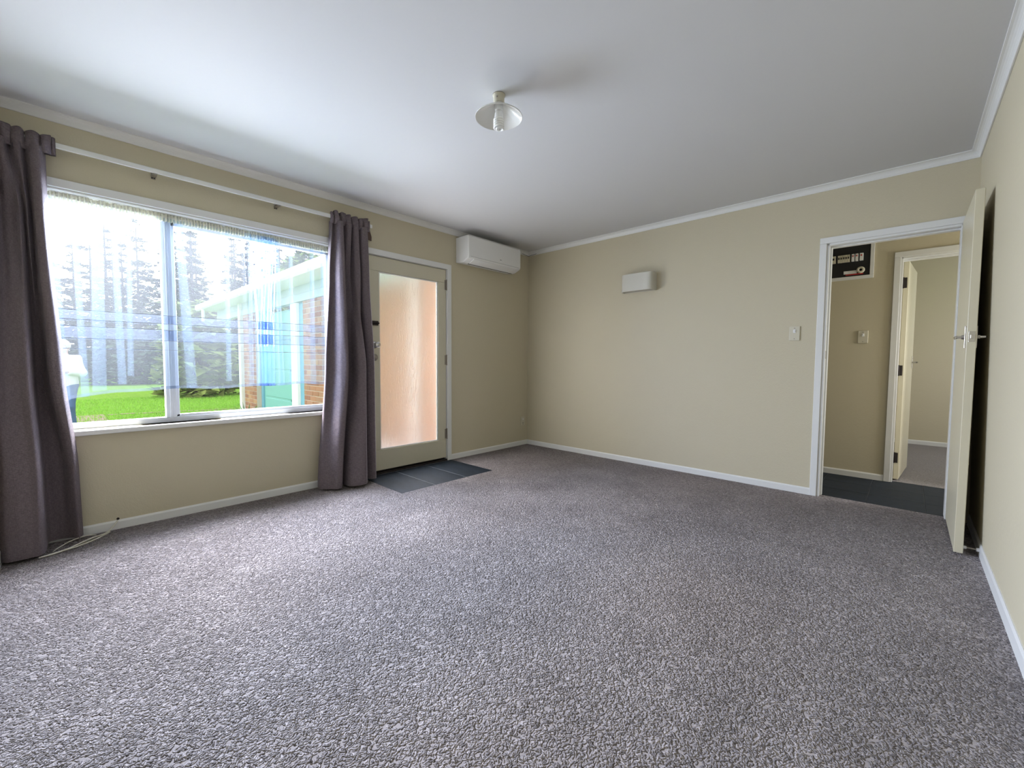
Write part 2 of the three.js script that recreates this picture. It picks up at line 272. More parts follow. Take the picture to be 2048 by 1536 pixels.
{ // doorway from the living room: architrave, jambs and the open leaf
  const d = structure('door_2'), { x0, x1, y1 } = HALL, aw = 0.045;
  const arch = (zf) => [box(x0 - aw, x1 + aw, y1, y1 + aw, zf, zf + 0.016), box(x0 - aw, x0 - 0.002, 0, y1, zf, zf + 0.016), box(x1 + 0.002, x1 + aw, 0, y1, zf, zf + 0.016)];
  mesh('door_frame', [...arch(0), box(x0 - 0.002, x0 + 0.016, 0, y1, -0.11, 0.004), box(x1 - 0.016, x1 + 0.002, 0, y1, -0.11, 0.004), box(x0, x1, y1 - 0.016, y1 + 0.002, -0.11, 0.004), box(x0 + 0.016, x0 + 0.026, 0, y1 - 0.016, -0.09, -0.045), box(x0, x1, y1 - 0.026, y1 - 0.016, -0.09, -0.045)], whiteGloss, d);
  mesh('strike_plate', box(x0 + 0.0155, x0 + 0.018, 1.08, 1.14, -0.035, -0.012, 0.001), agedMetal, d);
  const leaf = part('door_leaf', d), zi = 0.012, zo = 0.713;
  leaf.position.set(3.738, 0, 0.012);
  const L = new THREE.Group();
  mesh('leaf_panel', box(-0.001, 0.036, 0.012, 1.962, 0, 0.701, 0.003), creamGloss, leaf);
  mesh('latch_plate', [box(0.006, 0.030, 1.162, 1.218, 0.7005, 0.7025, 0.0008), box(0.012, 0.024, 1.18, 1.20, 0.7025, 0.710, 0.002)], chrome, leaf);
  for (const s of [-1, 1]) {
    const xf = s < 0 ? -0.001 : 0.036;
    mesh('door_handle', [box(xf, xf + s * 0.006, 1.13, 1.25, 0.632, 0.662, 0.0028), cyl(0.011, 0.013, 0.012, 16).rotateZ(Math.PI / 2).translate(xf + s * 0.010, 1.19, 0.647), cyl(0.007, 0.007, 0.03, 12).rotateZ(Math.PI / 2).translate(xf + s * 0.022, 1.19, 0.647),
      tube([[xf + s * 0.034, 1.19, 0.652], [xf + s * 0.037, 1.19, 0.63], [xf + s * 0.036, 1.189, 0.59], [xf + s * 0.033, 1.188, 0.548]], 0.0075, 16, 8)], chrome, leaf);
  }
  for (const y of [0.2, 1.0, 1.75]) mesh('hinge', cyl(0.006, 0.006, 0.09, 10).translate(0.04, y, -0.004), agedMetal, leaf);
}
{ // the bedroom doorway off the hall
  const d = structure('door_3'), { x0, x1, y1 } = D2, aw = 0.045, z = HZ;
  mesh('door_frame', [box(x0 - aw, x1 + aw, y1, y1 + aw, z, z + 0.016), box(x0 - aw, x0 - 0.002, 0, y1, z, z + 0.016), box(x1 + 0.002, x1 + aw, 0, y1, z, z + 0.016), box(x0 - 0.002, x0 + 0.014, 0, y1, z - 0.1, z + 0.006), box(x1 - 0.014, x1 + 0.002, 0, y1, z - 0.1, z + 0.006), box(x0, x1, y1 - 0.014, y1 + 0.002, z - 0.1, z + 0.006), box(x0, x1, y1 - 0.030, y1 - 0.014, z - 0.075, z - 0.05)], whiteGloss, d);
  const leaf = part('door_leaf', d); leaf.position.set(x0 + 0.016, 0, z - 0.1); leaf.rotation.y = -4.5 * RAD;
  mesh('leaf_panel', box(0, 0.036, 0.012, y1 - 0.02, -0.70, 0, 0.003), creamGloss, leaf);
  for (const y of [0.206, 0.985, 1.753]) mesh('hinge', [box(0.004, 0.026, y - 0.045, y + 0.045, 0, 0.004, 0.001), cyl(0.006, 0.006, 0.095, 10).translate(0.002, y, 0.006)], darkMetal, leaf);
  mesh('door_handle', [box(0.036, 0.041, 1.0, 1.12, -0.665, -0.635, 0.002), cyl(0.008, 0.008, 0.036, 10).rotateZ(Math.PI / 2).translate(0.058, 1.06, -0.65), tube([[0.074, 1.06, -0.653], [0.078, 1.06, -0.63], [0.076, 1.058, -0.56]], 0.007, 12, 8)], chrome, leaf);
}
// ---------- wall things ----------
{ // switchboard in the hall
  const t = thing('switchboard', 'black recessed fuse board in a white frame high on the hall wall', 'fuse box', [3.085, 1.84, HZ]);
  const w = 0.29, h = 0.305;
  mesh('frame', [box(-w / 2 - 0.028, w / 2 + 0.028, -0.03, 0, 0, 0.014), box(-w / 2 - 0.028, w / 2 + 0.028, h, h + 0.03, 0, 0.014), box(-w / 2 - 0.028, -w / 2, 0, h, 0, 0.014), box(w / 2, w / 2 + 0.028, 0, h, 0, 0.014)], whiteGloss, t);
  mesh('backing_panel', box(-w / 2, w / 2, 0, h, 0.0005, 0.003, 0), black, t);
  const red = mat(lin(0.45, 0.03, 0.03), 0.4);
  const br = (x, wd, m, dot) => { const b = mesh('breaker', box(x, x + wd, 0.132, 0.198, 0.003, 0.028, 0.002), m, t); mesh('toggle', box(x + wd * 0.3, x + wd * 0.7, dot ? 0.172 : 0.16, dot ? 0.184 : 0.178, 0.028, 0.034, 0.0015), dot ? red : black, b); };
  br(-0.135, 0.034, creamPlastic, 0);
  for (let k = 0; k < 5; k++) br(-0.086 + k * 0.0178, 0.0172, creamPlastic, 0);
  br(0.014, 0.021, whitePlastic, 1); br(0.041, 0.021, whitePlastic, 1); br(0.071, 0.026, whitePlastic, 1);
  mesh('label_card', box(-0.04, 0.055, 0.024, 0.052, 0.003, 0.008, 0.001), whitePlastic, t);
  mesh('red_strip', box(-0.025, 0.1, 0.012, 0.022, 0.003, 0.008, 0.001), red, t);
  mesh('porcelain_fuse', new THREE.LatheGeometry([[0.008, 0], [0.028, 0], [0.03, 0.006], [0.028, 0.022], [0.012, 0.024], [0.01, 0.012]].map((p) => new THREE.Vector2(...p)), 24).rotateX(Math.PI / 2).translate(0.082, 0.05, 0.003), creamPlastic, t);
}
function switchPlate(name, label, pos, turn, cat, build) { const t = thing(name, label, cat, pos); t.rotation.y = turn; build(t); return t; }
const swBuild = (t) => {
  mesh('plate', new RoundedBoxGeometry(0.073, 0.114, 0.009, 3, 0.004).translate(0, 0, 0.0045), creamPlastic, t);
  mesh('rocker', [box(-0.009, 0.009, 0.004, 0.032, 0.009, 0.013, 0.002), new RoundedBoxGeometry(0.012, 0.014, 0.006, 2, 0.002).rotateX(0.25).translate(0, 0.02, 0.014)], whitePlastic, t);
  for (const y of [0.042, -0.042]) mesh('screw', cyl(0.004, 0.004, 0.002, 12).rotateX(Math.PI / 2).translate(0, y, 0.0095), agedMetal, t);
};
switchPlate('light_switch', 'cream light switch on the living room wall left of the hall doorway', [2.84, 1.281, 0], 0, 'light switch', swBuild);
switchPlate('light_switch', 'cream light switch on the hall wall seen through the doorway', [3.205, 1.285, HZ], 0, 'light switch', swBuild);
switchPlate('power_socket', 'small cream power socket low on the wall beside the room corner', [0, 0.30, 0.088], Math.PI / 2, 'power socket', (t) => {
  mesh('plate', new RoundedBoxGeometry(0.073, 0.114, 0.009, 3, 0.004).translate(0, 0, 0.0045), creamPlastic, t);
  mesh('slots', [box(-0.010, -0.006, -0.03, -0.016, 0.0085, 0.0096, 0), box(0.006, 0.010, -0.03, -0.016, 0.0085, 0.0096, 0), box(-0.002, 0.002, -0.046, -0.034, 0.0085, 0.0096, 0)], black, t);
  mesh('rocker', box(-0.008, 0.008, 0.012, 0.034, 0.009, 0.013, 0.002), whitePlastic, t);
});
{ // wall lamp: bowed ceramic wall washer
  const t = thing('wall_lamp', 'white half-oval wall lamp on the far wall', 'wall lamp', [1.505, 1.752, 0]);
  const s = new THREE.Shape(); const a = 0.17, b = 0.112;
  s.moveTo(-a, 0); s.lineTo(-a, 0.035); s.bezierCurveTo(-a, 0.085, -a + 0.03, b, -a + 0.085, b); s.lineTo(a - 0.05, b); s.bezierCurveTo(a - 0.015, b, a - 0.004, b - 0.012, a, b - 0.04); s.lineTo(a, 0); s.closePath();
  const hole = new THREE.Path(); const c = 0.006; hole.moveTo(-a + c, 0.004); hole.lineTo(a - c, 0.004); hole.lineTo(a - c, b - 0.045); hole.bezierCurveTo(a - 0.01 - c, b - c, a - 0.02, b - c, a - 0.055, b - c); hole.lineTo(-a + 0.09, b - c); hole.bezierCurveTo(-a + 0.04, b - c, -a + c, 0.08, -a + c, 0.035); hole.closePath();
  const s2 = s.clone(); s2.holes.push(hole);
  const sh = new THREE.ExtrudeGeometry(s2, { depth: 0.168, bevelEnabled: true, bevelSize: 0.002, bevelThickness: 0.002, bevelSegments: 2, curveSegments: 12 }).rotateX(-Math.PI / 2).translate(0, 0.004, 0);
  // extrude axis is now up; profile depth points to -z, so turn it out into the room
  sh.scale(1, 1, -1); const ix = sh.index; { const p = sh.attributes.position, q = sh.toNonIndexed(); }
  const flip = sh.toNonIndexed(); for (const k of ['position', 'normal', 'uv']) { const at = flip.attributes[k], n = at.itemSize; for (let i = 0; i < at.count; i += 3) for (let j = 0; j < n; j++) { const u = at.array[(i + 1) * n + j]; at.array[(i + 1) * n + j] = at.array[(i + 2) * n + j]; at.array[(i + 2) * n + j] = u; } }
  mesh('lamp_shade', flip, mat(lin(0.58, 0.56, 0.48), 0.45), t);
  mesh('base_plate', box(-0.16, 0.16, 0.006, 0.03, 0.002, 0.09, 0.003), mat(lin(0.5, 0.48, 0.42), 0.6), t);
  mesh('lamp_holder', [cyl(0.016, 0.018, 0.05, 16).translate(0, 0.055, 0.05)], whitePlastic, t);
}
{ // ceiling lamp
  const t = thing('ceiling_lamp', 'small white cone shade ceiling lamp with a spiral bulb', 'ceiling lamp', [1.937, H, 2.461]);
  const V = (l) => l.map((p) => new THREE.Vector2(...p));
  mesh('ceiling_rose', [new THREE.LatheGeometry(V([[0, 0], [0.032, 0], [0.032, -0.005], [0.028, -0.008], [0.028, -0.040], [0.025, -0.044], [0, -0.045]].reverse()), 28)], creamPlastic, t);
  mesh('screw', cyl(0.004, 0.004, 0.004, 10).rotateX(Math.PI / 2).translate(0.012, -0.022, 0.026), agedMetal, t);
  const pr = [[0.019, -0.040], [0.03, -0.047], [0.119, -0.108], [0.121, -0.112], [0.1195, -0.114], [0.117, -0.111], [0.03, -0.0495], [0.019, -0.043]];
  mesh('lamp_shade', new THREE.LatheGeometry(V(pr.reverse()), 64), mat(lin(0.80, 0.79, 0.74), 0.16, { transmission: 0.12, thickness: 0 }), t);
  const b = part('bulb', t);
  mesh('lamp_holder', new THREE.LatheGeometry(V([[0, -0.04], [0.021, -0.04], [0.021, -0.075], [0.017, -0.08], [0, -0.08]].reverse()), 24), whitePlastic, b);
  mesh('ballast', new THREE.LatheGeometry(V([[0, -0.078], [0.015, -0.078], [0.0205, -0.092], [0.0225, -0.118], [0.017, -0.123], [0, -0.123]].reverse()), 24), whitePlastic, b);
  const sp = []; for (let i = 0; i <= 110; i++) { const q = i / 110, a = q * 4.4 * 6.283; const r = 0.0225 * (q < 0.86 ? 1 : Math.sqrt(Math.max(0.02, 1 - ((q - 0.86) / 0.14) ** 2))); sp.push([Math.cos(a) * r, -0.121 - q * 0.052, Math.sin(a) * r]); }
  mesh('spiral_tube', tube(sp, 0.0056, 220, 8), mat(lin(0.86, 0.86, 0.84), 0.25), b);
}
{ // heat pump
  const t = thing('air_conditioner', 'white wall-mounted heat pump unit above the room corner', 'air conditioner', [0, 0, 0]);
  const z0 = 0.372, z1 = 1.162;
  const prof = [[0, 2.078], [0.085, 2.066], [0.115, 2.068], [0.20, 2.102], [0.208, 2.118], [0.208, 2.318], [0.200, 2.332], [0.18, 2.336], [0, 2.336]];
  mesh('housing', new THREE.ExtrudeGeometry(new THREE.Shape(prof.map((p) => new THREE.Vector2(...p))), { depth: z1 - z0 - 0.024, bevelEnabled: true, bevelSize: 0.010, bevelThickness: 0.012, bevelOffset: -0.010, bevelSegments: 4 }).translate(0.0005, 0, z0 + 0.012), whitePlastic, t);
  mesh('louvre_flap', prism([[0.118, 2.063], [0.199, 2.096], [0.197, 2.101], [0.116, 2.068]], z1 - z0 - 0.13, 'z').translate(0.002, 0, z0 + 0.05), whitePlastic, t);
  mesh('outlet_slot', prism([[0.100, 2.0635], [0.117, 2.0625], [0.117, 2.068], [0.1, 2.068]], z1 - z0 - 0.13, 'z').translate(0, 0, z0 + 0.05), darkGap, t);
  mesh('panel_seam', box(0.2, 0.2088, 2.1165, 2.119, z0 + 0.03, z1 - 0.03, 0), mat(lin(0.3, 0.3, 0.3), 0.7), t);
  mesh('logo', [box(0.208, 0.2092, 2.152, 2.159, 0.695, 0.709, 0.001), box(0.208, 0.2092, 2.154, 2.157, 0.680, 0.693, 0.001)], mat(lin(0.1, 0.1, 0.11), 0.5), t);
}
{ // thin dark wire lying on the corner trim
  const o = mesh('loose_wire', tube([[0.047, 2.352, 0.16], [0.05, 2.342, 0.09], [0.06, 2.338, 0.062], [0.10, 2.346, 0.05], [0.17, 2.352, 0.047]], 0.0022, 24, 6), darkMetal);
  tag(o, 'thin dark wire sagging along the ceiling trim in the far corner', 'wire');
}
// ---------- curtain rod ----------
{
  const t = thing('curtain_rod', 'white curtain rod above the window', 'curtain rod', [0, 0, 0]);
  const y = 2.205, x = 0.075;
  mesh('rod', [new RoundedBoxGeometry(0.012, 0.030, 2.13, 2, 0.005).translate(x, y, 3.215)], whiteGloss, t);
  for (const z of [2.24, 2.895, 3.60, 4.2]) { const b = mesh('bracket', [box(0.012, x + 0.004, y - 0.022, y - 0.016, z - 0.012, z + 0.012, 0.001), box(0, 0.004, y - 0.03, y + 0.022, z - 0.011, z + 0.011, 0.001), box(0, x - 0.005, y - 0.014, y - 0.004, z - 0.008, z + 0.008, 0.001)], agedMetal, t); for (const k of [-1, 1]) mesh('screw', cyl(0.003, 0.003, 0.003, 8).rotateZ(Math.PI / 2).translate(0.005, y - 0.024, z + k * 0.006), darkMetal, b); }
}
// ---------- heavy curtains ----------
const CR = (p0, p1, p2, p3, t) => 0.5 * (2 * p1 + (p2 - p0) * t + (2 * p0 - 5 * p1 + 4 * p2 - p3) * t * t + (3 * p1 - p0 - 3 * p2 + p3) * t * t * t);
const at = (pts, u, c) => { const n = pts.length - 1, f = Math.min(n - 1e-6, Math.max(0, u * n)), i = Math.floor(f), g = (k) => pts[Math.min(n, Math.max(0, k))][c]; return CR(g(i - 1), g(i), g(i + 1), g(i + 2), f - i); };
// keys: [[y, path of [z, x]], ...] from the top down, all paths with as many points
function drape(keys, nu, nv, y0, y1, hem) {
  const pos = [], uv = [], idx = [];
  for (let j = 0; j <= nv; j++) {
    const v = j / nv, y = lerp(y1, y0, v); let k = 0; while (k < keys.length - 2 && y < keys[k + 1][0]) k++;
    const t = sstep(0, 1, (keys[k][0] - y) / (keys[k][0] - keys[k + 1][0])) * 0.6 + 0.4 * Math.min(1, Math.max(0, (keys[k][0] - y) / (keys[k][0] - keys[k + 1][0])));
    for (let i = 0; i <= nu; i++) {
      const u = i / nu, z = lerp(at(keys[k][1], u, 0), at(keys[k + 1][1], u, 0), t), x = lerp(at(keys[k][1], u, 1), at(keys[k + 1][1], u, 1), t);
      const w = 0.003 * (vnoise(u * 30, y * 4) - 0.5) + 0.010 * (vnoise(u * 9 + 4, y * 1.7 + 3) - 0.5) * sstep(2.15, 1.6, y);
      pos.push(Math.max(0.018, x + w), y + (hem ? hem(u) * v : 0), z + w * 0.4); uv.push(u * 1.6, y);
    }
  }
  const n = nu + 1; for (let j = 0; j < nv; j++) for (let i = 0; i < nu; i++) { const a = j * n + i; idx.push(a, a + n, a + 1, a + 1, a + n, a + n + 1); }
  const g = new THREE.BufferGeometry(); g.setAttribute('position', new THREE.Float32BufferAttribute(pos, 3)); g.setAttribute('uv', new THREE.Float32BufferAttribute(uv, 2)); g.setIndex(idx); g.computeVertexNormals(); return g;
}
function ruffle(z0, z1, n, yb, yt, xr) { // gathered heading round the rod: pinched where it is stitched, puffed over the rod, frilled above
  const pos = [], uv = [], idx = [], nu = n * 14, nv = 14;
  for (let side = 0; side < 2; side++) for (let j = 0; j <= nv; j++) for (let i = 0; i <= nu; i++) {
    const u = i / nu, v = j / nv, end = Math.sqrt(Math.min(1, Math.min(u, 1 - u) / 0.05 + 0.02)), y = lerp(yb, yt, v);
    const ph = u * n * 6.283 + 2.4 * vnoise(u * n * 0.7, 3), lean = 0.9 * (vnoise(u * n * 0.8, 11) - 0.5), wob = Math.sin(ph + lean * 3 * v), fine = Math.sin(ph * 2.3 + 2 * v + 1);
    const puff = (0.007 + 0.022 * Math.sin(Math.min(1, v * 1.25) * Math.PI * 0.92)) * (0.75 + 0.5 * vnoise(u * n * 1.1, 5)) * end;
    pos.push(xr + (side ? -1 : 1) * (puff + 0.003) + (side ? 0.35 : 1) * end * (0.016 * wob + 0.005 * fine) * (0.35 + 0.75 * v), y + v * (0.020 * (vnoise(u * n * 1.2, 8) - 0.5) - 0.012 * (1 - end) + 0.006 * wob), lerp(z0, z1, u) + 0.010 * Math.cos(ph) * (0.4 + 0.8 * v) * end); uv.push(u * 0.8, y);
  }
  const m = nu + 1, off = m * (nv + 1);
  for (let j = 0; j < nv; j++) for (let i = 0; i < nu; i++) { const a = j * m + i; idx.push(a, a + 1, a + m, a + 1, a + m + 1, a + m); const b = a + off; idx.push(b, b + m, b + 1, b + 1, b + m, b + m + 1); }
  for (let i = 0; i < nu; i++) { const a = nv * m + i, b = a + off; idx.push(a, a + 1, b, a + 1, b + 1, b); }
  for (let j = 0; j < nv; j++) for (const i of [0, nu]) { const a = j * m + i, b = a + off; idx.push(a, a + m, b, a + m, b + m, b); }
  const g = new THREE.BufferGeometry(); g.setAttribute('position', new THREE.Float32BufferAttribute(pos, 3)); g.setAttribute('uv', new THREE.Float32BufferAttribute(uv, 2)); g.setIndex(idx); g.computeVertexNormals(); return g;
}
{
  const t = thing('curtain', 'taupe curtain gathered on the rod beside the glazed front door', 'curtain', [0, 0, 0]);
  const top = [[2.51, .04], [2.505, .09], [2.485, .06], [2.465, .12], [2.43, .125], [2.41, .055], [2.39, .11], [2.355, .115], [2.345, .05], [2.33, .11], [2.295, .115], [2.285, .05], [2.265, .11], [2.215, .115], [2.19, .05]];
  const up = [[2.525, .03], [2.53, .08], [2.50, .07], [2.475, .145], [2.435, .155], [2.405, .055], [2.39, .06], [2.36, .08], [2.345, .07], [2.335, .125], [2.295, .14], [2.28, .05], [2.265, .12], [2.21, .125], [2.175, .05]];
  const mid = [[2.56, .03], [2.575, .09], [2.525, .085], [2.495, .19], [2.445, .215], [2.42, .085], [2.40, .07], [2.365, .10], [2.35, .20], [2.30, .225], [2.275, .08], [2.262, .04], [2.25, .14], [2.195, .17], [2.16, .05]];
  const bot = [[2.635, .03], [2.655, .12], [2.60, .18], [2.555, .225], [2.505, .20], [2.48, .05], [2.468, .07], [2.46, .24], [2.405, .285], [2.335, .28], [2.295, .20], [2.278, .04], [2.268, .16], [2.215, .21], [2.15, .07]];
  mesh('drape', drape([[2.17, top], [1.75, up], [1.0, mid], [0.02, bot]], 170, 90, 0.016, 2.17, (u) => 0.03 * sstep(0.2, 1, u) * 0.6), curtainMat, t);
  mesh('heading', ruffle(2.515, 2.180, 7, 2.148, 2.240, 0.078), curtainMat, t);
  const s = new THREE.Shape([[0, 0], [0.012, 0.10], [0.05, 0.028], [0.062, 0.006], [0.06, -0.03], [0, -0.03]].map((p) => new THREE.Vector2(...p)));
  mesh('return_flap', new THREE.ExtrudeGeometry(s, { depth: 0.004, bevelEnabled: false }).rotateY(Math.PI / 2 + 0.5).translate(0.05, 2.125, 2.185), liningMat, t);
}
{
  const t = thing('curtain', 'taupe curtain by the camera at the near end of the window', 'curtain', [0, 0, 0]);
  const top = [[4.283, .05], [4.275, .13], [4.25, .13], [4.235, .06], [4.22, .115], [4.20, .12], [4.185, .06], [4.165, .11], [4.145, .11], [4.13, .06], [4.11, .11], [4.075, .115], [4.055, .05]];
  const up = [[4.283, .05], [4.28, .15], [4.24, .15], [4.225, .07], [4.20, .08], [4.17, .09], [4.155, .12], [4.14, .06], [4.13, .10], [4.115, .05], [4.105, .12], [4.075, .13], [4.055, .04]];
  const mid = [[4.283, .05], [4.282, .17], [4.255, .23], [4.23, .205], [4.19, .20], [4.155, .225], [4.142, .16], [4.138, .05], [4.115, .03], [4.096, .06], [4.08, .14], [4.038, .145], [4.021, .04]];
  const low = [[4.283, .06], [4.283, .19], [4.26, .245], [4.22, .255], [4.17, .25], [4.138, .245], [4.125, .19], [4.12, .05], [4.08, .04], [4.05, .045], [4.035, .08], [4.005, .115], [3.985, .05]];
  const bot = [[4.283, .06], [4.283, .19], [4.262, .25], [4.22, .262], [4.17, .258], [4.138, .25], [4.124, .19], [4.118, .06], [4.08, .04], [4.045, .04], [4.02, .06], [3.995, .085], [3.98, .04]];
  mesh('drape', drape([[2.17, top], [1.8, up], [0.95, mid], [0.42, low], [0.02, bot]], 170, 90, 0.018, 2.17), curtainMat, t);
  mesh('heading', ruffle(4.285, 4.016, 6, 2.145, 2.238, 0.078), curtainMat, t);
}
// ---------- sheer curtains ----------
function sheerSheet(z0, z1, y0f, y1, X, nu = 160, nv = 50, off = 0) {
  const pos = [], uv = [], idx = [];
  for (let j = 0; j <= nv; j++) for (let i = 0; i <= nu; i++) {
    const u = i / nu, z = lerp(z0, z1, u), yb = typeof y0f === 'function' ? y0f(z) : y0f, yt = typeof y1 === 'function' ? y1(z) : y1, y = lerp(yt, yb, j / nv), [dx, dz] = X(z, y, u);
    pos.push(-0.048 + dx + off, y, z + dz); uv.push(u, y);
  }
  const n = nu + 1; for (let j = 0; j < nv; j++) for (let i = 0; i < nu; i++) { const a = j * n + i; idx.push(a, a + n, a + 1, a + 1, a + n, a + n + 1); }
  const g = new THREE.BufferGeometry(); g.setAttribute('position', new THREE.Float32BufferAttribute(pos, 3)); g.setAttribute('uv', new THREE.Float32BufferAttribute(uv, 2)); g.setIndex(idx); g.computeVertexNormals(); return g;
}
function sheer(label, z0, z1, gather, bottom, bands, pleats) {
  const t = thing('sheer_curtain', label, 'sheer curtain', [0, 0, 0], 'sheer curtains in the window');
  const X = (z, y, u) => {
    const d = sstep(1.98, 1.2, y), e = gather < 0 ? sstep(0.84, 0.9, u) : 1 - sstep(0.10, 0.22, u), edge = gather < 0 ? u : 1 - u;
    let dx = 0.010 * d * Math.sin(z * 21) + 0.006 * d * Math.sin(z * 47 + 1) + 0.012 * d * Math.sin(z * 5 + 2);
    dx *= 1 - 0.6 * e; dx += e * 0.020 * Math.sin(u * 150);
    const dz = e * 0.016 * Math.cos(u * 150) + e * 0.035 * d * gather;
    return [Math.max(-0.026, Math.min(0.026, dx)), dz];
  };
  mesh('sheet', sheerSheet(z0, z1, bottom, 1.965, X, 320, 50), sheerMat, t);
  for (const [a, b] of bands) mesh('woven_band', sheerSheet(z0, z1, a, b, X, 320, 4, 0.0015), sheerBandMat, t);
  for (const y of bands.flat().concat(1.105)) mesh('seam', sheerSheet(z0, z1, y - 0.0016, y + 0.0016, X, 320, 1, 0.0025), sheerSeamMat, t);
  mesh('hem', sheerSheet(z0, z1, (z) => bottom(z) - 0.001, (z) => bottom(z) + 0.018, X, 320, 2, 0.0015), sheerBandMat, t);
  for (const [zc, wd, slant, yb] of pleats) mesh('pleat', sheerSheet(zc - wd / 2, zc + wd / 2, (z) => bottom(z) + yb, 1.95, (z, y, u) => { const [dx] = X(z, y, (z - z0) / (z1 - z0)); return [dx + 0.006 + 0.008 * Math.sin(u * Math.PI), (1.95 - y) * slant + (u - 0.5) * (1.95 - y) * 0.012]; }, 10, 40, 0), sheerMat, t);
  const R = (z, y) => [0.011 * Math.sin(z * 6.283 / 0.017 + 2 * vnoise(z * 60, 1)) * (0.5 + 0.5 * Math.abs((y - 1.972) / 0.02)), 0];
  mesh('heading', sheerSheet(z0, z1, 1.937, (z) => 1.984 + 0.008 * vnoise(z * 50, 2), R, 900, 6, 0.004), sheerHeadMat, t);
}
const BANDS = [[1.275, 1.33], [1.165, 1.235]];
sheer('wide white sheer curtain with woven bands across the nearer two thirds of the window', 4.11, 2.945, -1, (z) => 0.845 - 0.05 * sstep(3.75, 4.1, z) + 0.006 * Math.sin(z * 13), BANDS, [[4.05, 0.03, -0.02, 0], [3.96, 0.022, -0.015, 0], [3.86, 0.05, 0.02, 0.02], [3.79, 0.026, -0.01, 0.05], [3.72, 0.018, 0.02, 0.1], [3.475, 0.045, -0.04, 0], [3.20, 0.02, 0.01, 0.05], [3.06, 0.03, 0.01, 0], [3.0, 0.035, 0.01, 0], [2.97, 0.02, 0.012, 0]]);
sheer('narrow white sheer curtain at the end of the window next to the front door', 2.97, 2.435, 1, (z) => 0.852 + 0.006 * Math.sin(z * 19), BANDS, [[2.93, 0.02, 0, 0], [2.88, 0.03, -0.02, 0], [2.78, 0.025, 0.01, 0], [2.62, 0.03, 0, 0], [2.54, 0.02, 0, 0.02]]);
{ const o = mesh('sheer_rod', cyl(0.005, 0.005, WIN.z1 - WIN.z0 - 0.02, 10).rotateX(Math.PI / 2).translate(-0.048, 1.966, (WIN.z0 + WIN.z1) / 2), whiteGloss); tag(o, 'thin white rod in the window head carrying the sheer curtains', 'curtain rod'); }
// ---------- cables by the near curtain ----------
{
  const cableMat = mat(lin(0.62, 0.59, 0.50), 0.5);
  const paths = [
    [[0.004, 0.052, 3.83], [0.03, 0.04, 3.845], [0.06, 0.010, 3.88], [0.09, 0.006, 3.92], [0.14, 0.006, 3.97], [0.19, 0.006, 4.02], [0.235, 0.006, 4.09], [0.25, 0.006, 4.15]],
    [[0.05, 0.006, 3.875], [0.085, 0.007, 3.905], [0.125, 0.014, 3.945], [0.17, 0.014, 3.99], [0.215, 0.008, 4.05], [0.24, 0.006, 4.12]],
    [[0.055, 0.006, 3.87], [0.10, 0.006, 3.90], [0.16, 0.006, 3.955], [0.20, 0.006, 4.01], [0.22, 0.006, 4.06]],
    [[0.09, 0.016, 3.93], [0.08, 0.02, 3.97], [0.10, 0.015, 4.03], [0.15, 0.006, 4.08], [0.2, 0.006, 4.1]],
  ];
  const L = ['cream cable rising from the carpet to a hole above the baseboard', 'cream cable lying uppermost in the bundle by the near curtain', 'cream cable on the carpet at the front of the bundle', 'thin cream cable looping back towards the near curtain'];
  paths.forEach((p, i) => tag(mesh('cable', tube(p, i === 3 ? 0.0028 : 0.0042, 60, 8), cableMat), L[i], 'cable', 'loose cables by the near curtain'));
  const o = mesh('cable_outlet', cyl(0.007, 0.007, 0.006, 14).rotateZ(Math.PI / 2).translate(0.003, 0.062, 3.829), darkMetal); tag(o, 'small dark cable hole just above the baseboard under the window', 'cable outlet');
}
{ // door stop
  const t = thing('door_stop', 'white rod door stop between the open door and the baseboard', 'door stop', [0, 0, 0]);
  mesh('rod', cyl(0.005, 0.005, 0.05, 10).rotateZ(Math.PI / 2).translate(3.806, 0.035, 0.66), agedMetal, t);
  mesh('rubber_tip', cyl(0.009, 0.009, 0.014, 12).rotateZ(Math.PI / 2).translate(3.782, 0.035, 0.66), whitePlastic, t);
  mesh('base', cyl(0.010, 0.012, 0.012, 12).rotateZ(Math.PI / 2).translate(3.831, 0.035, 0.66), whitePlastic, t);
}
structure('roof_eaves', box(-0.75, -0.13, 2.40, 2.46, 2.3, ZB + 0.5, 0), whiteGloss);
// ================= outdoors =================
const GY = -0.32;
const grassTone = texture(512, (i) => { const v = 0.72 + 0.35 * n1[i] + 0.25 * (n2[i] - 0.5); return [150 * v, 208 * v, 34 * v + 10 * n3[i]]; }, true);
const lawnMat = mat(lin(0.92, 0.95, 0.8), 0.95, { map: withRepeat(grassTone, 1 / 1.3), bumpMap: withRepeat(rollerTex, 3), bumpScale: 0.02 });
structure('lawn', new THREE.ExtrudeGeometry(shapeRect(-90, 40, -60, 60, [[-0.02, 5.8, -4.6, 3.8].map((v) => v)]), { depth: 0.3, bevelEnabled: false }).rotateX(-Math.PI / 2).translate(0, GY - 0.3, 0), lawnMat);
structure('path_1', box(-10.9, -8.6, GY - 0.1, GY + 0.012, 3.36, 6.5, 0.01), mat(lin(0.30, 0.22, 0.18), 0.9, { bumpMap: rollerTex, bumpScale: 0.004 }));
{ const g = []; for (let k = 0; k < 7; k++) g.push(box(-10.72 + 0.01 * Math.sin(k * 3) + k * 0.13, -10.64 + 0.01 * Math.sin(k * 3) + k * 0.13, GY - 0.05, GY + 0.02, 3.30 - k * 0.55, 3.30 - (k + 1) * 0.55 + 0.012, 0.008)); const e = structure('trim_5'); g.forEach((q) => mesh('edging_board', q, mat(lin(0.32, 0.25, 0.18), 0.9), e)); }
